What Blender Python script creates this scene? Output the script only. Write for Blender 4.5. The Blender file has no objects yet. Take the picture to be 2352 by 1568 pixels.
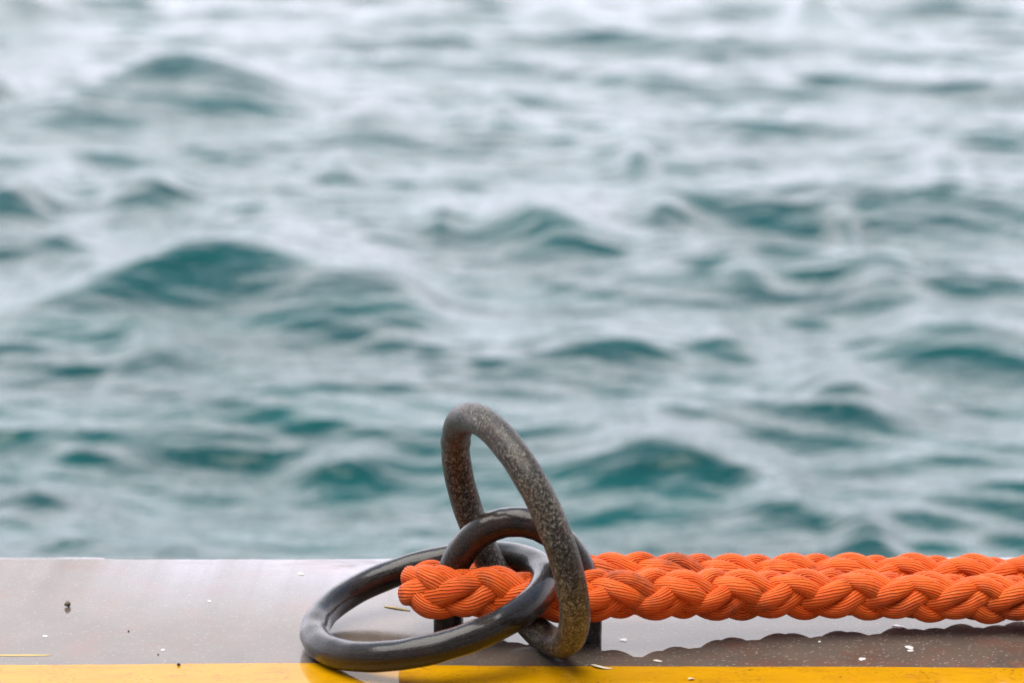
import bpy, bmesh, math, random
import numpy as np
from mathutils import Vector

scene = bpy.context.scene
R = math.radians
PI = math.pi
random.seed(4)
rng = np.random.default_rng(11)

# ------------------------------------------------------------------ camera
cd = bpy.data.cameras.new("camera")
cam = bpy.data.objects.new("camera", cd)
scene.collection.objects.link(cam)
cam.location = (0.0, -2.09, 0.68)
cam.rotation_euler = (R(90 - 12.2), 0, 0)
cd.sensor_width = 36.0
cd.lens = 36.0 * 10564 / 4096
cd.clip_start = 0.05
cd.clip_end = 6000
cd.dof.use_dof = True
cd.dof.focus_distance = 2.13
cd.dof.aperture_fstop = 6.3
scene.camera = cam

# ------------------------------------------------------------------ world
SUN_EL, SUN_AZ = R(76), R(250)      # azimuth clockwise from +Y (the sea)
w = bpy.data.worlds.new("World")
scene.world = w
w.use_nodes = True
wt = w.node_tree
wt.nodes.clear()
def N(t, ty, **kw):
    n = t.nodes.new(ty)
    for k, v in kw.items():
        setattr(n, k, v)
    return n
def ramp(t, stops, interp='LINEAR'):
    n = t.nodes.new('ShaderNodeValToRGB')
    n.color_ramp.interpolation = interp
    el = n.color_ramp.elements
    while len(el) < len(stops):
        el.new(0.5)
    for e, (p, c) in zip(el, stops):
        e.position = p
        e.color = (c, c, c, 1) if isinstance(c, (int, float)) else (*c, 1)
    return n
L = wt.links.new
out = N(wt, 'ShaderNodeOutputWorld')
bg = N(wt, 'ShaderNodeBackground')
bg.inputs['Strength'].default_value = 0.072
sky = N(wt, 'ShaderNodeTexSky', sky_type='NISHITA')
sky.sun_disc = False
sky.sun_elevation = SUN_EL
sky.sun_rotation = SUN_AZ
sky.dust_density = 2.0
tc = N(wt, 'ShaderNodeTexCoord')
sep = N(wt, 'ShaderNodeSeparateXYZ')
L(tc.outputs['Generated'], sep.inputs[0])
mp = N(wt, 'ShaderNodeMapping')
mp.inputs['Scale'].default_value = (1.0, 1.0, 2.6)
L(tc.outputs['Generated'], mp.inputs[0])
nz = N(wt, 'ShaderNodeTexNoise')
nz.inputs['Scale'].default_value = 1.9
nz.inputs['Detail'].default_value = 6
L(mp.outputs[0], nz.inputs['Vector'])
# cloud cover: closed bank near the horizon, breaking up overhead
cov = ramp(wt, [(0.0, 0.80), (0.42, 0.72), (0.62, 0.12), (1.0, 0.0)])
L(sep.outputs['Z'], cov.inputs[0])
ad = N(wt, 'ShaderNodeMath', operation='ADD')
L(nz.outputs['Fac'], ad.inputs[0]); L(cov.outputs[0], ad.inputs[1])
mk = ramp(wt, [(0.50, 0.0), (0.72, 1.0)])
L(ad.outputs[0], mk.inputs[0])
ccol = ramp(wt, [(0.0, (7.5, 7.4, 8.6)), (0.15, (7.6, 7.6, 8.7)), (0.30, (8.7, 8.4, 8.8)), (0.40, (7.3, 7.4, 8.1)), (0.50, (5.8, 6.2, 7.1)), (0.62, (1.7, 2.6, 3.8)), (0.8, (.95, 2.0, 3.2)), (1.0, (.9, 1.9, 3.2))])
L(sep.outputs['Z'], ccol.inputs[0])
mix = N(wt, 'ShaderNodeMix', data_type='RGBA')
L(mk.outputs[0], mix.inputs[0]); L(sky.outputs[0], mix.inputs[6]); L(ccol.outputs[0], mix.inputs[7])
# the cloud is thinner and brighter over the sea, heavy and dark over the land behind the quay
dr = ramp(wt, [(0.0, 0.22), (0.30, 0.26), (0.55, 0.42), (0.74, 0.85), (1.0, 1.05)])
my = N(wt, 'ShaderNodeMath', operation='MULTIPLY_ADD')
my.inputs[1].default_value = 0.5; my.inputs[2].default_value = 0.5
L(sep.outputs['Y'], my.inputs[0]); L(my.outputs[0], dr.inputs[0])
ml = N(wt, 'ShaderNodeMix', data_type='RGBA', blend_type='MULTIPLY')
ml.inputs[0].default_value = 1.0
L(mix.outputs[2], ml.inputs[6]); L(dr.outputs[0], ml.inputs[7])
L(ml.outputs[2], bg.inputs[0]); L(bg.outputs[0], out.inputs[0])

# ------------------------------------------------------------------ sun
sd = bpy.data.lights.new("sun", 'SUN')
sd.energy = 1.5
sd.angle = R(60)
sd.color = (1.0, 0.96, 0.9)
sun = bpy.data.objects.new("sun", sd)
scene.collection.objects.link(sun)
dv = Vector((math.sin(SUN_AZ) * math.cos(SUN_EL), math.cos(SUN_AZ) * math.cos(SUN_EL), math.sin(SUN_EL)))
sun.rotation_euler = dv.to_track_quat('Z', 'Y').to_euler()

scene.view_settings.view_transform = 'Standard'
scene.view_settings.look = 'None'
scene.view_settings.exposure = 1.84
scene.view_settings.gamma = 1
scene.cycles.use_denoising = True
scene.cycles.max_bounces = 8
scene.render.film_transparent = False

# ------------------------------------------------------------------ helpers
def tag(o, label=None, cat=None, group=None, kind=None):
    if label: o['label'] = label
    if cat: o['category'] = cat
    if group: o['group'] = group
    if kind: o['kind'] = kind
    return o

def mesh_np(name, V, Fq, mat, parent=None, uv=None, smooth=True, loc=None):
    """V (n,3), Fq (m,k) faces; uv (m,k,2) per loop"""
    V = np.asarray(V, dtype=np.float32)
    Fq = np.asarray(Fq, dtype=np.int32)
    if loc is not None:
        V = V - np.asarray(loc, dtype=np.float32)
    me = bpy.data.meshes.new(name)
    me.vertices.add(len(V)); me.vertices.foreach_set('co', V.ravel())
    m, k = Fq.shape
    me.loops.add(m * k); me.loops.foreach_set('vertex_index', Fq.ravel())
    me.polygons.add(m)
    me.polygons.foreach_set('loop_start', np.arange(0, m * k, k, dtype=np.int32))
    me.polygons.foreach_set('loop_total', np.full(m, k, dtype=np.int32))
    me.polygons.foreach_set('use_smooth', np.full(m, smooth))
    me.update(calc_edges=True)
    if uv is not None:
        l = me.uv_layers.new(name='UVMap')
        l.data.foreach_set('uv', np.asarray(uv, dtype=np.float32).ravel())
    me.validate()
    me.materials.append(mat)
    o = bpy.data.objects.new(name, me)
    scene.collection.objects.link(o)
    if loc is not None:
        o.location = loc
    if parent: o.parent = parent
    return o

def grid_faces(nr, nc, wrap_c=False, wrap_r=False, off=0):
    r = np.arange(nr if wrap_r else nr - 1)[:, None]
    c = np.arange(nc if wrap_c else nc - 1)[None, :]
    r2, c2 = (r + 1) % nr, (c + 1) % nc
    a = r * nc + c; b = r * nc + c2; d = r2 * nc + c2; e = r2 * nc + c
    f = np.stack(np.broadcast_arrays(a, b, d, e), -1).reshape(-1, 4)
    return f + off

class Mat:
    def __init__(s, name):
        s.m = bpy.data.materials.new(name); s.m.use_nodes = True
        s.t = s.m.node_tree; s.b = s.t.nodes['Principled BSDF']
        s.tc = s.t.nodes.new('ShaderNodeTexCoord')
    def set(s, **kw):
        for k, v in kw.items():
            k = k.replace('_', ' ')
            for i in s.b.inputs:
                if i.name.lower() == k.lower():
                    if hasattr(v, 'is_output'): s.t.links.new(v, i)
                    elif isinstance(v, tuple) and len(v) == 3: i.default_value = (*v, 1)
                    else: i.default_value = v
                    break
            else: raise KeyError(k)
        return s
    def coord(s, scale=(1, 1, 1), src='Object', rot=(0, 0, 0)):
        n = s.t.nodes.new('ShaderNodeMapping'); n.inputs['Scale'].default_value = scale
        n.inputs['Rotation'].default_value = rot
        s.t.links.new(s.tc.outputs[src], n.inputs[0]); return n.outputs[0]
    def noise(s, scale, detail=4, rough=.55, vec=None, dist=0):
        n = s.t.nodes.new('ShaderNodeTexNoise')
        n.inputs['Scale'].default_value = scale; n.inputs['Detail'].default_value = detail
        n.inputs['Roughness'].default_value = rough; n.inputs['Distortion'].default_value = dist
        s.t.links.new(vec if vec is not None else s.tc.outputs['Object'], n.inputs['Vector']); return n.outputs['Fac']
    def voro(s, scale, vec=None, feature='F1', o='Distance'):
        n = s.t.nodes.new('ShaderNodeTexVoronoi'); n.feature = feature
        n.inputs['Scale'].default_value = scale
        s.t.links.new(vec if vec is not None else s.tc.outputs['Object'], n.inputs['Vector']); return n.outputs[o]
    def ramp(s, fac, stops, interp='LINEAR'):
        n = ramp(s.t, stops, interp); s.t.links.new(fac, n.inputs[0]); return n.outputs[0]
    def math(s, op, a, b=0.0, c=None):
        n = s.t.nodes.new('ShaderNodeMath'); n.operation = op
        for i, v in enumerate((a, b) if c is None else (a, b, c)):
            if hasattr(v, 'is_output'): s.t.links.new(v, n.inputs[i])
            else: n.inputs[i].default_value = v
        return n.outputs[0]
    def mix(s, fac, a, b, mode='MIX'):
        n = s.t.nodes.new('ShaderNodeMix'); n.data_type = 'RGBA'; n.blend_type = mode
        for i, v in ((0, fac), (6, a), (7, b)):
            if hasattr(v, 'is_output'): s.t.links.new(v, n.inputs[i])
            elif isinstance(v, tuple): n.inputs[i].default_value = (*v, 1)
            else: n.inputs[i].default_value = v
        return n.outputs[2]
    def bump(s, h, strength=.5, dist=.001, normal=None):
        n = s.t.nodes.new('ShaderNodeBump'); n.inputs['Strength'].default_value = strength
        n.inputs['Distance'].default_value = dist; s.t.links.new(h, n.inputs['Height'])
        if normal is not None: s.t.links.new(normal, n.inputs['Normal'])
        return n.outputs[0]
    def sepxyz(s, src='Object'):
        n = s.t.nodes.new('ShaderNodeSeparateXYZ'); s.t.links.new(s.tc.outputs[src], n.inputs[0]); return n.outputs

# ------------------------------------------------------------------ water
WZ = -1.0
def water_height(X, Y):
    """sum of trochoidal waves: returns displaced X, Y and the height"""
    H = np.zeros_like(X); DX = np.zeros_like(X); DY = np.zeros_like(X)
    dist = np.sqrt(X**2 + (Y + 2.1)**2)
    g = np.random.default_rng(SEED)
    n = 150
    lam = np.exp(g.uniform(np.log(0.11), np.log(2.4), n))
    ang = np.where(g.uniform(size=n) < .66, g.normal(R(62), R(15), n), g.normal(R(116), R(17), n))
    ph = g.uniform(0, 2 * PI, n)
    for l, a, p in zip(lam, ang, ph):
        k = 2 * PI / l
        slope = 0.0205 * (.66 if l > .8 else .66 if l > .35 else .85)
        A = slope / k * np.clip(1.0 - (dist - 70 * l) / (70 * l), 0, 1)
        f_ = k * (X * math.cos(a) + Y * math.sin(a)) + p
        H += A * np.cos(f_)
        sn_ = A * np.sin(f_) * (1.15 if l > .3 else .7)
        DX -= math.cos(a) * sn_; DY -= math.sin(a) * sn_
    return X + DX, Y + DY, H
SEED = 77

# main crests: polyline of (x, y) on the water, height, front width, back width
def g2w(u, v, z=WZ):
    """rough survey of the sea: bearing / depression pairs turned into positions on the water"""
    p = R(12.2)
    fw = np.array([0, math.cos(p), -math.sin(p)]); up = np.array([0, math.sin(p), math.cos(p)])
    r = fw + np.array([1, 0, 0]) * (u - 1176) / 6066 - up * (v - 784) / 6066
    t = (z - 0.68) / r[2]
    return np.array([0, -2.09, .68])[:2] + t * r[:2]
CRESTS = [  # (points, height, front, back)
    ([(-180, 735), (120, 700), (340, 620), (480, 570), (640, 595), (860, 660), (1120, 735)], 0.20, 0.20, 0.60),
    ([(560, 720), (700, 680), (810, 640), (880, 640), (960, 690), (1100, 730)], 0.085, 0.20, 0.40),
    ([(20, 260), (180, 215), (300, 150), (420, 150), (600, 190), (800, 235)], 0.27, 0.28, 0.8),
    ([(700, 265), (850, 285), (1000, 300)], 0.11, 0.22, 0.6),
    ([(1090, 262), (1160, 255), (1220, 285)], 0.08, 0.2, 0.5),
    ([(1060, 485), (1130, 475), (1250, 515), (1380, 545), (1470, 550)], 0.13, 0.18, 0.5),
    ([(960, 500), (1070, 520)], 0.05, 0.12, 0.3),
    ([(1440, 495), (1550, 478), (1620, 500)], 0.06, 0.13, 0.4),
    ([(1180, 1040), (1400, 1030), (1520, 1002), (1660, 1045), (1880, 1100)], 0.08, 0.11, 0.3),
    ([(600, 1062), (740, 1062), (860, 1040), (1000, 1010)], 0.045, 0.07, 0.25),
    ([(1900, 745), (2060, 735), (2200, 765), (2352, 790), (2500, 800)], 0.085, 0.15, 0.4),
    ([(1780, 900), (1880, 920), (2000, 915), (2100, 870)], 0.06, 0.10, 0.3),
    ([(2060, 380), (2160, 378), (2290, 400)], 0.09, 0.18, 0.5),
    ([(-120, 480), (0, 460), (60, 460), (130, 490)], 0.11, 0.16, 0.45),
    ([(210, 455), (300, 430), (380, 440), (480, 420)], 0.08, 0.16, 0.4),
    ([(60, 545), (170, 540), (260, 520)], 0.05, 0.12, 0.3),
    ([(-60, 1165), (90, 1115), (220, 1150)], 0.03, 0.09, 0.25),
    ([(60, 1200), (200, 1180), (330, 1215)], 0.03, 0.09, 0.25),
    ([(220, 830), (330, 815), (470, 850)], 0.05, 0.12, 0.3),
    ([(1780, 55), (1880, 20), (1990, 50)], 0.18, 0.35, 0.9),
    ([(-200, 60), (-40, 10), (120, 25), (210, 40)], 0.24, 0.35, 1.0),
    ([(-150, 225), (0, 222), (60, 235)], 0.12, 0.22, 0.6),
    ([(1630, 630), (1700, 620), (1800, 650)], 0.05, 0.12, 0.3),
    ([(1900, 680), (2050, 672), (2190, 690)], 0.05, 0.12, 0.3),
    ([(1880, 495), (1960, 500), (2010, 520)], 0.05, 0.13, 0.35),
    ([(1400, 365), (1480, 360), (1530, 380)], 0.06, 0.16, 0.4),
    ([(690, 385), (780, 378), (860, 395)], 0.07, 0.18, 0.4),
    ([(1880, 1240), (1980, 1215), (2100, 1240)], 0.05, 0.08, 0.2),
    ([(1640, 1140), (1760, 1120), (1900, 1150), (1960, 1165)], 0.045, 0.07, 0.2),
    ([(1180, 30), (1300, 20), (1400, 40)], 0.12, 0.3, 0.8),
    ([(1120, 780), (1300, 800), (1450, 770), (1560, 720), (1700, 720)], 0.05, 0.14, 0.4),
    ([(1560, 740), (1640, 760), (1750, 790)], 0.05, 0.12, 0.3),
]
def add_crests(X, Y, H):
    n1 = 0.10 * np.sin(3.1 * X + 1.3 * Y) + 0.05 * np.sin(8.3 * X - 2.2 * Y)
    for pts, h, wf, wb in CRESTS:
        vm = max(v for u, v in pts)
        P = np.array([g2w(u, vm - .45 * (vm - v)) for u, v in pts])
        xs, ys = P[:, 0], P[:, 1]
        c = (X > xs[0] - 1.2) & (X < xs[-1] + 1.2) & (Y > ys.min() - 2.6) & (Y < ys.max() + 3)
        if not c.any(): continue
        x, y = X[c], Y[c]
        wf = wf * 2.3; wb = wb * 1.2
        kk = np.exp(-((np.linspace(-1.2, 1.2, 41)) ** 2) * 2.5); kk /= kk.sum()
        gx = np.linspace(xs[0] - 1.3, xs[-1] + 1.3, 400); sp_ = gx[1] - gx[0]
        half = max(1, int(.10 * (xs[-1] - xs[0]) / sp_)); kw = np.hanning(2 * half + 3)[1:-1]; kw /= kw.sum()
        gy = np.convolve(np.pad(np.interp(gx, xs, ys), half, mode='edge'), kw, 'valid')
        yc = np.interp(x, gx, gy)
        L_ = xs[-1] - xs[0]
        e = np.clip((x - xs[0]) / (0.48 * L_), 0, 1); e2 = np.clip((xs[-1] - x) / (0.48 * L_), 0, 1)
        env = (e * e * (3 - 2 * e)) * (e2 * e2 * (3 - 2 * e2))
        t = y - yc + 0.10 * wf * np.sin(7 * x / max(L_, .3) + h * 40)
        so = .22 * wf
        dd_ = np.sqrt(t * t + so * so) - so
        ff = np.where(t < 0, np.exp(-(dd_ / (.75 * wf)) ** 1.25), np.exp(-(dd_ / (.8 * wb)) ** 1.1))
        # dip in front of the face
        H[c] = H[c] * (1 - .80 * min(1, h * 8) * env * ff) + 0.90 * h * env * ff * (1 + n1[c])
    return H

def build_water():
    yr = np.concatenate([np.linspace(0.17, 3.2, 90)[:-1], np.geomspace(3.2 + 2.1, 24 + 2.1, 900) - 2.1,
                         (np.geomspace(24 + 2.1, 4200, 200) - 2.1)[1:]])
    ci = np.linspace(-0.32, 0.32, 640)
    co = np.geomspace(0.32, 7, 60)[1:]
    cs = np.concatenate([-co[::-1], ci, co])
    Y, C = np.meshgrid(yr, cs, indexing='ij')
    X = C * (Y + 2.1)
    X, Y, H = water_height(X, Y)
    H = add_crests(X, Y, H)
    V = np.stack([X, Y, WZ + H], -1).reshape(-1, 3)
    return V, grid_faces(len(yr), len(cs))
m = Mat('sea_water')
cc = m.coord((0.75, 1.25, 1))
rip = m.noise(9, 3, .55, cc, .4)
rip2 = m.noise(26, 2, .5, cc)
hh = m.math('MULTIPLY_ADD', rip2, 0.22, rip)
foam = m.noise(2.2, 5, .62, m.coord((.6, 1.3, 1)), .6)
deep = m.mix(m.ramp(foam, [(.42, 0.0), (.72, 1.0)]), (0.0, 0.044, 0.041), (0.0, 0.070, 0.066))
m.set(base_color=deep, roughness=0.09, ior=1.333, normal=m.bump(hh, 1.0, 0.014))
V, Fq = build_water()
tag(mesh_np('water', V, Fq, m.m), 'choppy teal green sea beyond the quay edge', kind='structure')

# ------------------------------------------------------------------ quay (pier)
mp_ = Mat('wet_stone')
o = mp_.sepxyz()
fine = mp_.noise(900, 3, .6)
chip = mp_.voro(420, mp_.coord((.55, 1.2, 1)))
chipsel = mp_.noise(160, 2, .5)
chips = mp_.math('MULTIPLY', mp_.ramp(chip, [(.16, 1.0), (.30, 0.0)]), mp_.ramp(chipsel, [(.47, 0.0), (.56, 1.0)]))
blot = mp_.noise(22, 5, .6)
base = mp_.mix(mp_.ramp(blot, [(.3, 0.0), (.7, 1.0)]), (.080, .058, .044), (.125, .094, .072))
base = mp_.mix(mp_.ramp(fine, [(.35, 0.0), (.7, .55)]), base, (.13, .115, .10))
base = mp_.mix(mp_.math('MULTIPLY', chips, mp_.ramp(o[0], [(.0, .4), (.06, .9)])), base, (.40, .36, .32))
rust = mp_.ramp(mp_.noise(14, 4, .6), [(.52, 0.0), (.70, .6)])
base = mp_.mix(rust, base, (.16, .062, .038))
# dry grain shows through on the left, still water film on the right
film = mp_.ramp(mp_.math('MULTIPLY_ADD', mp_.noise(7, 4, .6), 0.22, o[0]), [(.05, 0.0), (.14, 1.0)])
dryb = mp_.bump(mp_.math('ADD', fine, mp_.noise(240, 4, .6, mp_.coord((.6, 1.3, 1)))), .55, .0007)
wv = mp_.bump(mp_.noise(9, 2, .5), .15, .0010)
cn = mp_.t.nodes.new('ShaderNodeMix'); cn.data_type = 'VECTOR'
mp_.t.links.new(film, cn.inputs[0]); 
dn = mp_.bump(mp_.noise(330, 4, .6, mp_.coord((.7, 1.2, 1))), .36, .00022, wv)
mp_.t.links.new(dn, cn.inputs[4]); mp_.t.links.new(wv, cn.inputs[5])
crough = mp_.math('MULTIPLY_ADD', mp_.ramp(mp_.noise(30, 5, .65, mp_.coord((.5, 1.6, 1))), [(.4, 0.0), (.65, .13)]), mp_.math('SUBTRACT', 1.0, film), .012)
mp_.set(base_color=base,  roughness=.6, specular_ior_level=.02, normal=dryb, coat_weight=mp_.math('MULTIPLY_ADD', film, .05, .95), coat_ior=1.5,
        coat_roughness=crough, coat_normal=cn.outputs[1])

xs = np.concatenate([np.linspace(-12, -1.2, 28)[:-1], np.linspace(-1.2, 1.2, 481), np.linspace(1.2, 12, 28)[1:]])
def wob(x, a, seed):
    g = np.random.default_rng(seed); s = 0
    for f in (3, 7, 17, 41, 97, 190, 310):
        s = s + a / (f ** .45) * np.sin(f * x * 2.2 + g.uniform(0, 6))
    return s
edge = 0.1545 + 0.004 * np.exp(-((xs + .1) / .35) ** 2) + wob(xs, .0016, 3)
prof = [(-6.0, 0, 0), (-.6, 0, 0), (-.3, 0, 0), (-.05, 0, 0), (None, -.010, 0), (None, -.004, -.0009), (None, 0, -.004),
        (None, .0015, -.012), (None, .002, -.25), (None, .002, -1.0), (None, .002, -2.2)]
V = []
for y, dy, z in prof:
    yy = np.full_like(xs, y) if y is not None else edge + dy
    V.append(np.stack([xs, yy, np.full_like(xs, z) + (wob(xs, .0011, 9) if z < -.0001 and z > -.02 else 0)], -1))
V = np.concatenate(V)
pier = mesh_np('pier', V, grid_faces(len(prof), len(xs)), mp_.m)
tag(pier, 'wet brown stone quay top with mirror like water film', kind='structure')

# painted stripe, laid on the quay
ms = Mat('yellow_paint')
b1 = ms.noise(40, 5, .6, ms.coord((.6, 1.4, 1)))
yl = ms.mix(ms.ramp(b1, [(.35, 0.0), (.7, 1.0)]), (.46, .215, .0003), (.53, .265, .0006))
spk = ms.math('MULTIPLY', ms.ramp(ms.noise(420, 4, .7, ms.coord((.6, 1.1, 1))), [(.56, 0.0), (.62, 1.0)]), ms.ramp(ms.noise(30, 3, .5), [(.42, 0.0), (.6, 1.0)]))
yl = ms.mix(ms.math('MULTIPLY', spk, .95), yl, (.16, .055, .008))
blt = ms.ramp(ms.noise(60, 5, .7, ms.coord((.5, 1.6, 1))), [(.54, 0.0), (.70, .65)])
yl = ms.mix(blt, yl, (.30, .12, .01))
wv2 = ms.bump(ms.noise(14, 4, .6), .2, .0015)
ms.set(base_color=yl, roughness=.5, specular_ior_level=.02, coat_weight=.6, coat_ior=1.5, coat_roughness=.015, coat_normal=wv2)
ye = np.interp(xs, [-.40, -.156, -.098, .048, .223, .397], [-.1362, -.1308, -.1358, -.1378, -.1400, -.1428]) + wob(xs, .0009, 21)
ye2 = ye - .115 + wob(xs, .0006, 22)
zt = .0005
V = np.concatenate([np.stack([xs, ye2, np.full_like(xs, zt)], -1), np.stack([xs, ye, np.full_like(xs, zt)], -1)])
mesh_np('painted_stripe', V, grid_faces(2, len(xs)), ms.m, parent=pier)

# thin yellow paint drip line at the left, and dried white spots in the stone
def blob_sheet(name, cx, cy, rx, ry, z, mat, seed, parent=None, n=22, rot=0, thick=.00012):
    g = np.random.default_rng(seed)
    a = np.linspace(0, 2 * PI, n, endpoint=False)
    rr = 1 + .16 * np.sin(2 * a + g.uniform(0, 6)) + .12 * np.sin(3 * a + g.uniform(0, 6)) + .07 * np.sin(5 * a + g.uniform(0, 6))
    px, py = rx * rr * np.cos(a), ry * rr * np.sin(a)
    px, py = px * math.cos(rot) - py * math.sin(rot), px * math.sin(rot) + py * math.cos(rot)
    ring0 = np.stack([px, py, np.zeros(n)], -1); ring1 = np.stack([px * .85, py * .85, np.full(n, thick)], -1)
    c = np.array([[0, 0, thick * 1.2]])
    V = np.concatenate([ring0, ring1, np.repeat(c, n, 0)]) + np.array([cx, cy, z])
    return mesh_np(name, V, grid_faces(3, n, wrap_c=True), mat, parent=parent)
mw = Mat('white_paint_spot')
mw.set(coat_weight=1.0, coat_ior=1.5, coat_roughness=.05, base_color=mw.mix(mw.ramp(mw.noise(300, 3), [(.4, 0.0), (.6, 1.0)]), (.55, .52, .50), (.75, .73, .72)), roughness=.5)
def G(u, v, z=0):
    return g2w(u / 1.7415, v / 1.7415, z)
spots = [(3592, 2505, 3.2, 1.5), (3638, 2588, 1.9, 1.5), (3641, 2601, 1.4, .8), (3448, 2634, 1.6, 1.2), (3278, 2565, .8, .5),
         (2494, 2559, 2.2, 1.2), (1204, 2293, 1.5, 1.1), (838, 2403, 1.1, .7), (181, 2543, 1.1, .7), (652, 2598, 1.1, .7)]
for i, (u, v, a, b) in enumerate(spots):
    p = G(u, v)
    blob_sheet('paint_spot', p[0], p[1], a / 620, b / 620 * 1.9, .0002 if p[1] > -.13 else .0007, mw.m, i, parent=pier)
p0, p1 = G(-200, 2622), G(250, 2617)
mk2 = Mat('dried_paint'); mk2.set(base_color=(.50, .36, .10), roughness=.5)
blob_sheet('paint_streak', (p0[0] + p1[0]) / 2, (p0[1] + p1[1]) / 2, (p1[0] - p0[0]) / 2, .0016, .0002, mk2.m, 5, parent=pier)

# ------------------------------------------------------------------ iron
RAD = 0.0118
def iron(name, speck, wet, rustamt):
    m = Mat(name)
    big = m.noise(38, 4, .6)
    streak = m.noise(1.0, 4, .6, m.coord((3.0, 34.0, 1), 'UV'))      # runs along the bar
    streak2 = m.noise(1.0, 5, .65, m.coord((9.0, 60.0, 1), 'UV'))
    sp = m.noise(1050, 3, .65)
    sp2 = m.noise(430, 4, .75)
    col = m.mix(m.ramp(big, [(.35, 0.0), (.65, 1.0)]), (.003, .003, .0035), (.009, .0075, .0065))
    col = m.mix(m.ramp(streak, [(.45, 0.0), (.65, .8)]), col, (.020, .015, .011))
    spm = m.math('MULTIPLY', m.ramp(m.math('MULTIPLY_ADD', sp2, .55, m.math('MULTIPLY', sp, .55)), [(.552, 0.0), (.645, 1.0)]),
                 m.ramp(m.math('MULTIPLY_ADD', streak2, .6, m.math('MULTIPLY', m.noise(14, 3, .5), .5)), [(.42, .10), (.66, 1.0)]))
    col = m.mix(m.math('MULTIPLY', spm, speck), col, (.42, .37, .28))
    col = m.mix(m.math('MULTIPLY', m.ramp(m.math('MULTIPLY_ADD', m.noise(60, 4, .65), .5, m.math('MULTIPLY', streak2, .5)), [(.49, 0.0), (.60, 1.0)]), rustamt), col, (.075, .022, .009))
    chipm = m.ramp(m.noise(150, 2, .4), [(.79, 0.0), (.80, .8)])
    col = m.mix(chipm, col, (.45, .38, .26))
    rough = m.ramp(m.math('ADD', m.math('MULTIPLY', big, .5), m.math('MULTIPLY', streak2, .5)), [(.40, .18 if wet else .32), (.60, .42 if wet else .55)])
    nb = m.bump(m.math('ADD', sp2, m.math('MULTIPLY', streak2, 1.2)), .6, .0006)
    m.set(base_color=col, metallic=0.0, specular_ior_level=(.15 if wet else .35), roughness=rough, normal=nb, coat_weight=(.75 if wet else .2), coat_roughness=.05 if wet else .3,
          coat_ior=1.4, coat_normal=m.bump(m.math('ADD', m.noise(160, 3, .6), streak), .3, .0006))
    return m.m
iron_dry = iron('weathered_iron', 1.0, False, .3)
iron_wet = iron('wet_black_iron', .05, True, .15)
iron_eye = iron('wet_pitted_iron', .14, True, .4)

def tube(C, rad, ncirc=40, closed=True, seed=0, rough=.00016):
    C = np.asarray(C); n = len(C)
    if closed: T = np.roll(C, -1, 0) - np.roll(C, 1, 0)
    else: T = np.gradient(C, axis=0)
    T /= np.linalg.norm(T, axis=1)[:, None]
    cen = C.mean(0); U = C - cen
    nrm = np.cross(T, U); nrm = nrm.mean(0); nrm /= np.linalg.norm(nrm)
    B = np.cross(T, nrm); B /= np.linalg.norm(B, axis=1)[:, None]
    A = np.cross(B, T)
    g = np.random.default_rng(seed)
    a = np.linspace(0, 2 * PI, ncirc, endpoint=False)
    s = np.linspace(0, 2 * PI, n, endpoint=False)
    rr = np.full((n, ncirc), rad) if np.isscalar(rad) else np.repeat(np.asarray(rad)[:, None], ncirc, 1)
    for _ in range(14):
        k1, k2 = g.integers(1, 26), g.integers(0, 5)
        rr = rr + rough * g.uniform(.3, 1) / (1 + .05 * k1) * np.sin(k1 * s[:, None] + k2 * a[None] + g.uniform(0, 6)) * .6
    V = C[:, None] + rr[..., None] * (np.cos(a)[None, :, None] * A[:, None] + np.sin(a)[None, :, None] * B[:, None])
    f = grid_faces(n, ncirc, wrap_c=True, wrap_r=closed)
    nr = n if closed else n - 1
    rI = np.arange(nr)[:, None]; cI = np.arange(ncirc)[None]
    def q_(a_, b_):
        # mirrored at half turns so that no seam shows
        vv_ = np.abs(((b_ / ncirc) % 1.0) - .5) * 2
        uu_ = np.abs((a_ / n) % 1.0 - .5) * 4
        return np.stack(np.broadcast_arrays(uu_, vv_ * .5), -1)
    uv = np.stack([q_(rI, cI), q_(rI, cI + 1), q_(rI + 1, cI + 1), q_(rI + 1, cI)], -2).reshape(-1, 4, 2)
    return V.reshape(-1, 3), f, uv

def circle(q, n=300):
    c = np.array(q[:3]); th, ph, rr, asp, rot = q[3:]
    nn = np.array([math.sin(th) * math.cos(ph), math.sin(th) * math.sin(ph), math.cos(th)])
    a = np.cross(nn, [0.3, 0.5, 0.81]); a /= np.linalg.norm(a); b = np.cross(nn, a)
    a2 = a * math.cos(rot) + b * math.sin(rot); b2 = -a * math.sin(rot) + b * math.cos(rot)
    T = np.linspace(0, 2 * PI, n, endpoint=False)
    return c + rr * (np.cos(T)[:, None] * a2 + asp * np.sin(T)[:, None] * b2)
Q1 = [-0.0652, -0.0862, 0.0338, 0.2378, 3.4133, 0.0940, 1.0055, 0.3369]
Q2 = [0.0012, -0.1155, 0.1029, 1.2776, 0.4257, 0.0942, 1.0041, 0.1952]
C1 = circle(Q1)
V, Fq, UVt = tube(C1, RAD, seed=2)
o1 = mesh_np('mooring_ring', V, Fq, iron_wet, uv=UVt, loc=(Q1[0], Q1[1], 0))
tag(o1, 'black wet iron ring lying nearly flat on the quay, its end over the rope', 'mooring ring', 'iron rings linked through the mooring eye')
C2 = circle(Q2)
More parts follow.
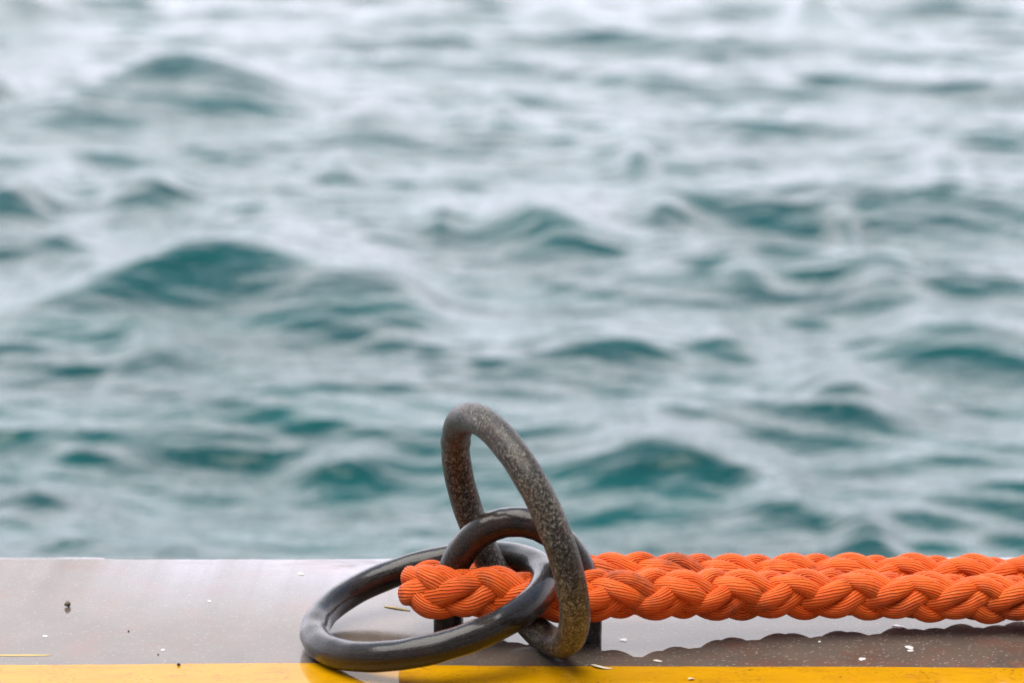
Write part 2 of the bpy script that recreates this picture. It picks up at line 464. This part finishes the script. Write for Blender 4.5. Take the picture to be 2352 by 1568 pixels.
# forge weld: slight bulge on the seaward left limb
wp = np.array([-.0435, -.055, .158]); dd = np.linalg.norm(C2 - wp, axis=1)
V, Fq, UVt = tube(C2, RAD * (1 + .045 * np.exp(-(dd / .004) ** 2) - .03 * np.exp(-((dd - .009) / .004) ** 2)) * 1.0, seed=5)
o2 = mesh_np('mooring_ring', V, Fq, iron_dry, uv=UVt, loc=(Q2[0], Q2[1], 0))
tag(o2, 'speckled grey iron ring standing upright and leaning on the mooring eye', 'mooring ring', 'iron rings linked through the mooring eye')

BL = np.array([-.0512, -.0585, 0]); BR = np.array([.0598, -.0720, 0])
zz = np.array([0, 0, 1.])
mm, aa = (BL + BR) / 2, (BL - BR) / 2
C3 = np.array([BL + zz * .03 * s for s in np.linspace(-.6, 1, 20)[:-1]] +
              [mm + aa * math.cos(t) + zz * (.03 + .0655 * math.sin(t)) for t in np.linspace(0, PI, 120)] +
              [BR + zz * .03 * s for s in np.linspace(1, -.6, 20)[1:]])
V, Fq, UVt = tube(C3, .0121, closed=False, seed=8)
o3 = mesh_np('mooring_eye', V, Fq, iron_eye, uv=UVt, loc=(mm[0], mm[1], 0))
tag(o3, 'dark pitted iron arch set with both legs into the wet quay', 'mooring eye')

# ------------------------------------------------------------------ rope
def bez(P, n):      # Catmull-Rom through points, evenly resampled
    P = np.array(P, float); P = np.vstack([2 * P[0] - P[1], P, 2 * P[-1] - P[-2]])
    out_ = []
    for i in range(1, len(P) - 2):
        t = np.linspace(0, 1, 60, endpoint=False)[:, None]
        a, b, c, d = P[i - 1:i + 3]
        out_.append(.5 * ((2 * b) + (c - a) * t + (2 * a - 5 * b + 4 * c - d) * t**2 + (3 * b - a - 3 * c + d) * t**3))
    out_ = np.vstack(out_ + [P[-2][None]])
    s = np.concatenate([[0], np.cumsum(np.linalg.norm(np.diff(out_[:, :3], axis=0), axis=1))])
    q = np.linspace(0, s[-1], n)
    return q, np.stack([np.interp(q, s, out_[:, k]) for k in range(out_.shape[1])], -1)

# columns: x y z  squeeze_side  squeeze_up  roll(deg)
lx, ly = BL[0], BL[1]
rb = .0268
ARC = [(lx + rb * .9 * math.cos(a), ly + rb * math.sin(a), .0430 - .0100 * (.5 + .5 * math.sin(a)), .80, 1.12 - .12 * (.5 + .5 * math.sin(a))) for a in np.linspace(R(90), R(270), 7)]
back = [(1.10, -.010, .0252, 1, 1), (.80, -.008, .0252, 1, 1), (.55, -.005, .0272, 1, 1), (.42, -.005, .0292, 1, 1), (.2745, -.014, .0335, 1, 1), (.192, -.022, .0350, 1, 1),
        (.11, -.041, .0420, 1, 1), (.06, -.037, .0400, .95, 1), (.015, -.034, .0335, 1, .90), (-.022, -.0325, .0325, .95, .98)]
front = [(-.022, -.0870, .0430, .95, 1.12), (.012, -.0895, .0415, 1, 1.02), (.036, -.0935, .0420, .95, 1.0), (.062, -.0955, .0440, .95, 1.0), (.11, -.0880, .0425, 1, 1), (.192, -.0660, .0355, 1, 1),
         (.2745, -.0560, .0325, 1, 1), (.42, -.0510, .0268, 1, 1), (.55, -.053, .0252, 1, 1), (.80, -.056, .0252, 1, 1), (1.10, -.06, .0252, 1, 1)]
PTS = back + ARC + front
NS = 2000
q, PP = bez(PTS, NS)
C = PP[:, :3]; sx = PP[:, 3]; sz = PP[:, 4]
T = np.gradient(C, axis=0); T /= np.linalg.norm(T, axis=1)[:, None]
S = np.cross(T, zz); S /= np.linalg.norm(S, axis=1)[:, None]
U = np.cross(S, T)
iloop = int(np.argmin(C[:, 0])); sl = q[iloop]

PITCH, RC, AMP, DW, BETA = .100, .0110, .0039, .0061, .24
W = 2 * PI / PITCH
al = math.atan(W * RC * .75)
# slow turn of the whole plait along its length (degrees) by arc length from the bight
roll_s = np.array([-1.2, -.5, -.3, -.1, 0, .06, .12, .17, .24, .32, .45, 1.2])
roll_d = np.array([0, 0, 20, 30, 20, 0, -10, -42, -38, -15, 0, 0])
def roll(s): return np.radians(np.interp(s - sl, roll_s, roll_d))
PH0 = 0.0
NC = 22
Vs, Fs, UVs = [], [], []
off = 0
strand_id = 0
tt = np.linspace(q[0] + .03, q[-1] - .03, 1450)
av = np.linspace(0, 2 * PI, NC, endpoint=False)
for d in (1, -1):
    for half in (0, 1):
        for mth in (-1, 1):
            g = np.random.default_rng(100 + strand_id); strand_id += 1
            ph = g.uniform(0, 6, 8)
            jr = 1 + .030 * np.sin(tt * 41 + ph[0]) + .025 * np.sin(tt * 97 + ph[1])
            js = .0009 * np.sin(tt * 23 + ph[2]) + .0007 * np.sin(tt * 61 + ph[3])
            jt = .05 * np.sin(tt * 19 + ph[4]) + .04 * np.sin(tt * 53 + ph[5])
            s_ = tt - d * mth * DW * math.sin(al) + js
            th = half * PI + d * (W * tt - d * BETA * np.sin(2 * W * tt)) + mth * DW * math.cos(al) / RC + jt
            # keep the pair side by side: (axial, circumferential) offset perpendicular to the strand
            rho = RC + d * AMP * np.cos(2 * W * tt) + .0004 * np.sin(tt * 71 + ph[6])
            th = th + roll(s_) + PH0
            CL = np.stack([s_, rho * np.cos(th), rho * np.sin(th)], -1)
            Tn = np.gradient(CL, axis=0); Tn /= np.linalg.norm(Tn, axis=1)[:, None]
            er = np.stack([0 * th, np.cos(th), np.sin(th)], -1)
            er = er - (er * Tn).sum(1)[:, None] * Tn; er /= np.linalg.norm(er, axis=1)[:, None]
            bn = np.cross(Tn, er)
            wr, tr = .0076 * jr, .0060 * jr
            sup = lambda c_: np.sign(c_) * np.abs(c_) ** .9
            P = CL[:, None] + (tr[:, None] * sup(np.cos(av))[None])[..., None] * er[:, None] + (wr[:, None] * sup(np.sin(av))[None])[..., None] * bn[:, None]
            # bend straight plait along the rope's path
            ss = P[..., 0].ravel()
            c_ = np.stack([np.interp(ss, q, C[:, k]) for k in range(3)], -1)
            S_ = np.stack([np.interp(ss, q, S[:, k]) for k in range(3)], -1)
            U_ = np.stack([np.interp(ss, q, U[:, k]) for k in range(3)], -1)
            fx = np.interp(ss, q, sx)[:, None]; fz = np.interp(ss, q, sz)[:, None]
            Wd = c_ + S_ * P[..., 1].ravel()[:, None] * fx + U_ * P[..., 2].ravel()[:, None] * fz
            n = len(tt)
            f = grid_faces(n, NC, wrap_c=True)
            Vs.append(Wd); Fs.append(f + off); off += len(Wd)
            r_ = np.arange(n - 1)[:, None]; cidx = np.arange(NC)[None]
            TW = 1.0 / .080
            def uvf(r, c):
                u = np.broadcast_to(tt[r] + strand_id * 3.0, np.broadcast(r, c).shape)
                v = c / NC + d * TW * tt[r]
                return np.stack([u, np.broadcast_to(v, u.shape)], -1)
            uv = np.stack([uvf(r_, cidx), uvf(r_, cidx + 1), uvf(r_ + 1, cidx + 1), uvf(r_ + 1, cidx)], -2).reshape(-1, 4, 2)
            UVs.append(uv)
mr = Mat('orange_rope_fibre')
suv = mr.t.nodes.new('ShaderNodeSeparateXYZ'); mr.t.links.new(mr.tc.outputs['UV'], suv.inputs[0])
u_, v_ = suv.outputs[0], suv.outputs[1]
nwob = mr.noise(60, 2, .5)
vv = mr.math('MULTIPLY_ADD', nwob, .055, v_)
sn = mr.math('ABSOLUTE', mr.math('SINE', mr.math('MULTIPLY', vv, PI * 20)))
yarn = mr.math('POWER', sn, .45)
cmb = mr.t.nodes.new('ShaderNodeCombineXYZ')
mr.t.links.new(mr.math('MULTIPLY', u_, 55), cmb.inputs[0]); mr.t.links.new(mr.math('MULTIPLY', vv, 44), cmb.inputs[1])
fib = mr.noise(1.0, 4, .65, cmb.outputs[0])
cmb2 = mr.t.nodes.new('ShaderNodeCombineXYZ')
mr.t.links.new(mr.math('MULTIPLY', u_, 14), cmb2.inputs[0]); mr.t.links.new(mr.math('MULTIPLY', vv, 9), cmb2.inputs[1])
fib2 = mr.noise(1.0, 3, .6, cmb2.outputs[0])
col = mr.mix(mr.ramp(fib2, [(.3, 0.0), (.7, 1.0)]), (.76, .072, .004), (.84, .140, .014))
col = mr.mix(mr.ramp(fib, [(.45, 0.0), (.75, .7)]), col, (.88, .24, .055))
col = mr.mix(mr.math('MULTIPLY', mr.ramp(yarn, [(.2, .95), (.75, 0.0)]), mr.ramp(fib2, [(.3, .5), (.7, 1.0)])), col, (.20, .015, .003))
dirt = mr.math('MULTIPLY', mr.ramp(mr.noise(26, 4, .65), [(.53, 0.0), (.70, 1.0)]), mr.ramp(fib, [(.3, 1.0), (.7, .4)]))
col = mr.mix(mr.math('MULTIPLY', dirt, .8), col, (.085, .035, .018))
bits = mr.ramp(mr.noise(300, 2, .5), [(.765, 0.0), (.78, 1.0)])
col = mr.mix(mr.math('MULTIPLY', bits, .9), col, (.04, .02, .012))
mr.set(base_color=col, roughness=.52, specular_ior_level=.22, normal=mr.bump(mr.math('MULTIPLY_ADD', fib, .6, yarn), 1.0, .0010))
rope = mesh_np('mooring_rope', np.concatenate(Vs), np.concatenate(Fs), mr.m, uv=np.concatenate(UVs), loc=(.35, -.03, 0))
tag(rope, 'thick braided orange rope looped round the iron eye and running doubled to the right', 'rope')

# ------------------------------------------------------------------ litter on the quay
def leafy(name, pts, wid, mat, z0, lift=.0006, loc=None, thick=.0004):
    """slim curled blade with thickness through pts (x, y)"""
    q_, P = bez([(x, y, 0) for x, y in pts], 24)
    T_ = np.gradient(P, axis=0); T_ /= np.linalg.norm(T_, axis=1)[:, None]
    Nn = np.stack([-T_[:, 1], T_[:, 0], 0 * T_[:, 0]], -1)
    k = np.linspace(0, 1, 24); ww = wid * np.sin(PI * (.06 + .9 * k)) ** .7
    zc = z0 + lift * (1 + np.sin(k * 5))
    rows = []
    for a in np.linspace(0, 2 * PI, 10, endpoint=False):
        rows.append(P + Nn * (ww * math.cos(a))[:, None] + np.stack([0 * k, 0 * k, zc + thick * math.sin(a) + thick], -1))
    V = np.stack(rows, 1).reshape(-1, 3)
    f = grid_faces(24, 10, wrap_c=True)
    return mesh_np(name, V, f, mat, loc=(P[12, 0], P[12, 1], 0))
mst = Mat('dry_straw'); mst.set(base_color=mst.mix(mst.noise(200, 3), (.60, .40, .08), (.78, .58, .18)), roughness=.5)
p = [G(u, v) for u, v in ((1538, 2425), (1570, 2429), (1610, 2436), (1640, 2441))]
tag(leafy('straw', p, .0022, mst.m, 0, lift=.0001, thick=.0003), 'short yellow straw lying beside the orange rope bight', 'straw')
mhk = Mat('pale_husk'); mhk.set(base_color=mhk.mix(mhk.noise(300, 3), (.50, .42, .28), (.78, .74, .62)), roughness=.5)
p = [G(u, v) for u, v in ((2366, 2664), (2390, 2672), (2420, 2676), (2448, 2676))]
tag(leafy('husk_flake', p, .0018, mhk.m, .0006), 'curled pale husk on the yellow stripe in front of the right eye leg', 'husk')
p = [G(u, v) for u, v in ((2752, 2722), (2766, 2720), (2774, 2716))]
tag(leafy('husk_flake', p, .0016, mhk.m, .0006), 'small pale chip lying on the yellow stripe under the rope', 'husk')
p = [G(u, v) for u, v in ((2614, 2642), (2630, 2644), (2648, 2645))]
tag(leafy('husk_flake', p, .0018, mhk.m, 0, lift=.0002), 'thin pale flake on brown stone just above the yellow stripe', 'husk')

def nugget(name, u, v, size, mat, z0=0, seed=1, squash=1.0):
    bm = bmesh.new(); bmesh.ops.create_icosphere(bm, subdivisions=3, radius=size)
    g = np.random.default_rng(seed); dirs = g.normal(size=(9, 3)); am = g.uniform(-.22, .22, 9)
    for vtx in bm.verts:
        nrm = vtx.co.normalized(); k = 1 + sum(a_ * math.sin(2.4 * nrm.dot(Vector(d_)) + i) for i, (a_, d_) in enumerate(zip(am, dirs))) * .5
        vtx.co *= k; vtx.co.z *= squash
    zmin = min(v_.co.z for v_ in bm.verts)
    for vtx in bm.verts: vtx.co.z -= zmin
    me = bpy.data.meshes.new(name); bm.to_mesh(me); bm.free(); me.materials.append(mat)
    for f_ in me.polygons: f_.use_smooth = True
    p_ = G(u, v); ob = bpy.data.objects.new(name, me); ob.location = (p_[0], p_[1], z0); scene.collection.objects.link(ob)
    return ob
mpb = Mat('grit'); mpb.set(base_color=mpb.mix(mpb.noise(500, 3), (.06, .045, .03), (.22, .18, .13)), roughness=.7)
tag(nugget('pebble', 269, 2426, .0024, mpb.m, seed=3, squash=1.2), 'small brown pebble standing alone on the left of the quay', 'pebble')
md_ = Mat('dark_grit'); md_.set(base_color=(.02, .016, .013), roughness=.6)
for (u, v, sz, lab, z0) in ((633, 2617, .0008, 'tiny black grit speck on the grey quay left of the flat ring', 0), (714, 2663, .0014, 'dark brown crumb at the upper edge of the pale yellow stripe', .0005),
                    (514, 2524, .0008, 'faint dark grain midway on the grey quay', 0)):
    tag(nugget('grit_crumb', u, v, sz, md_.m, z0=z0, seed=int(u), squash=.6), lab, 'grit')
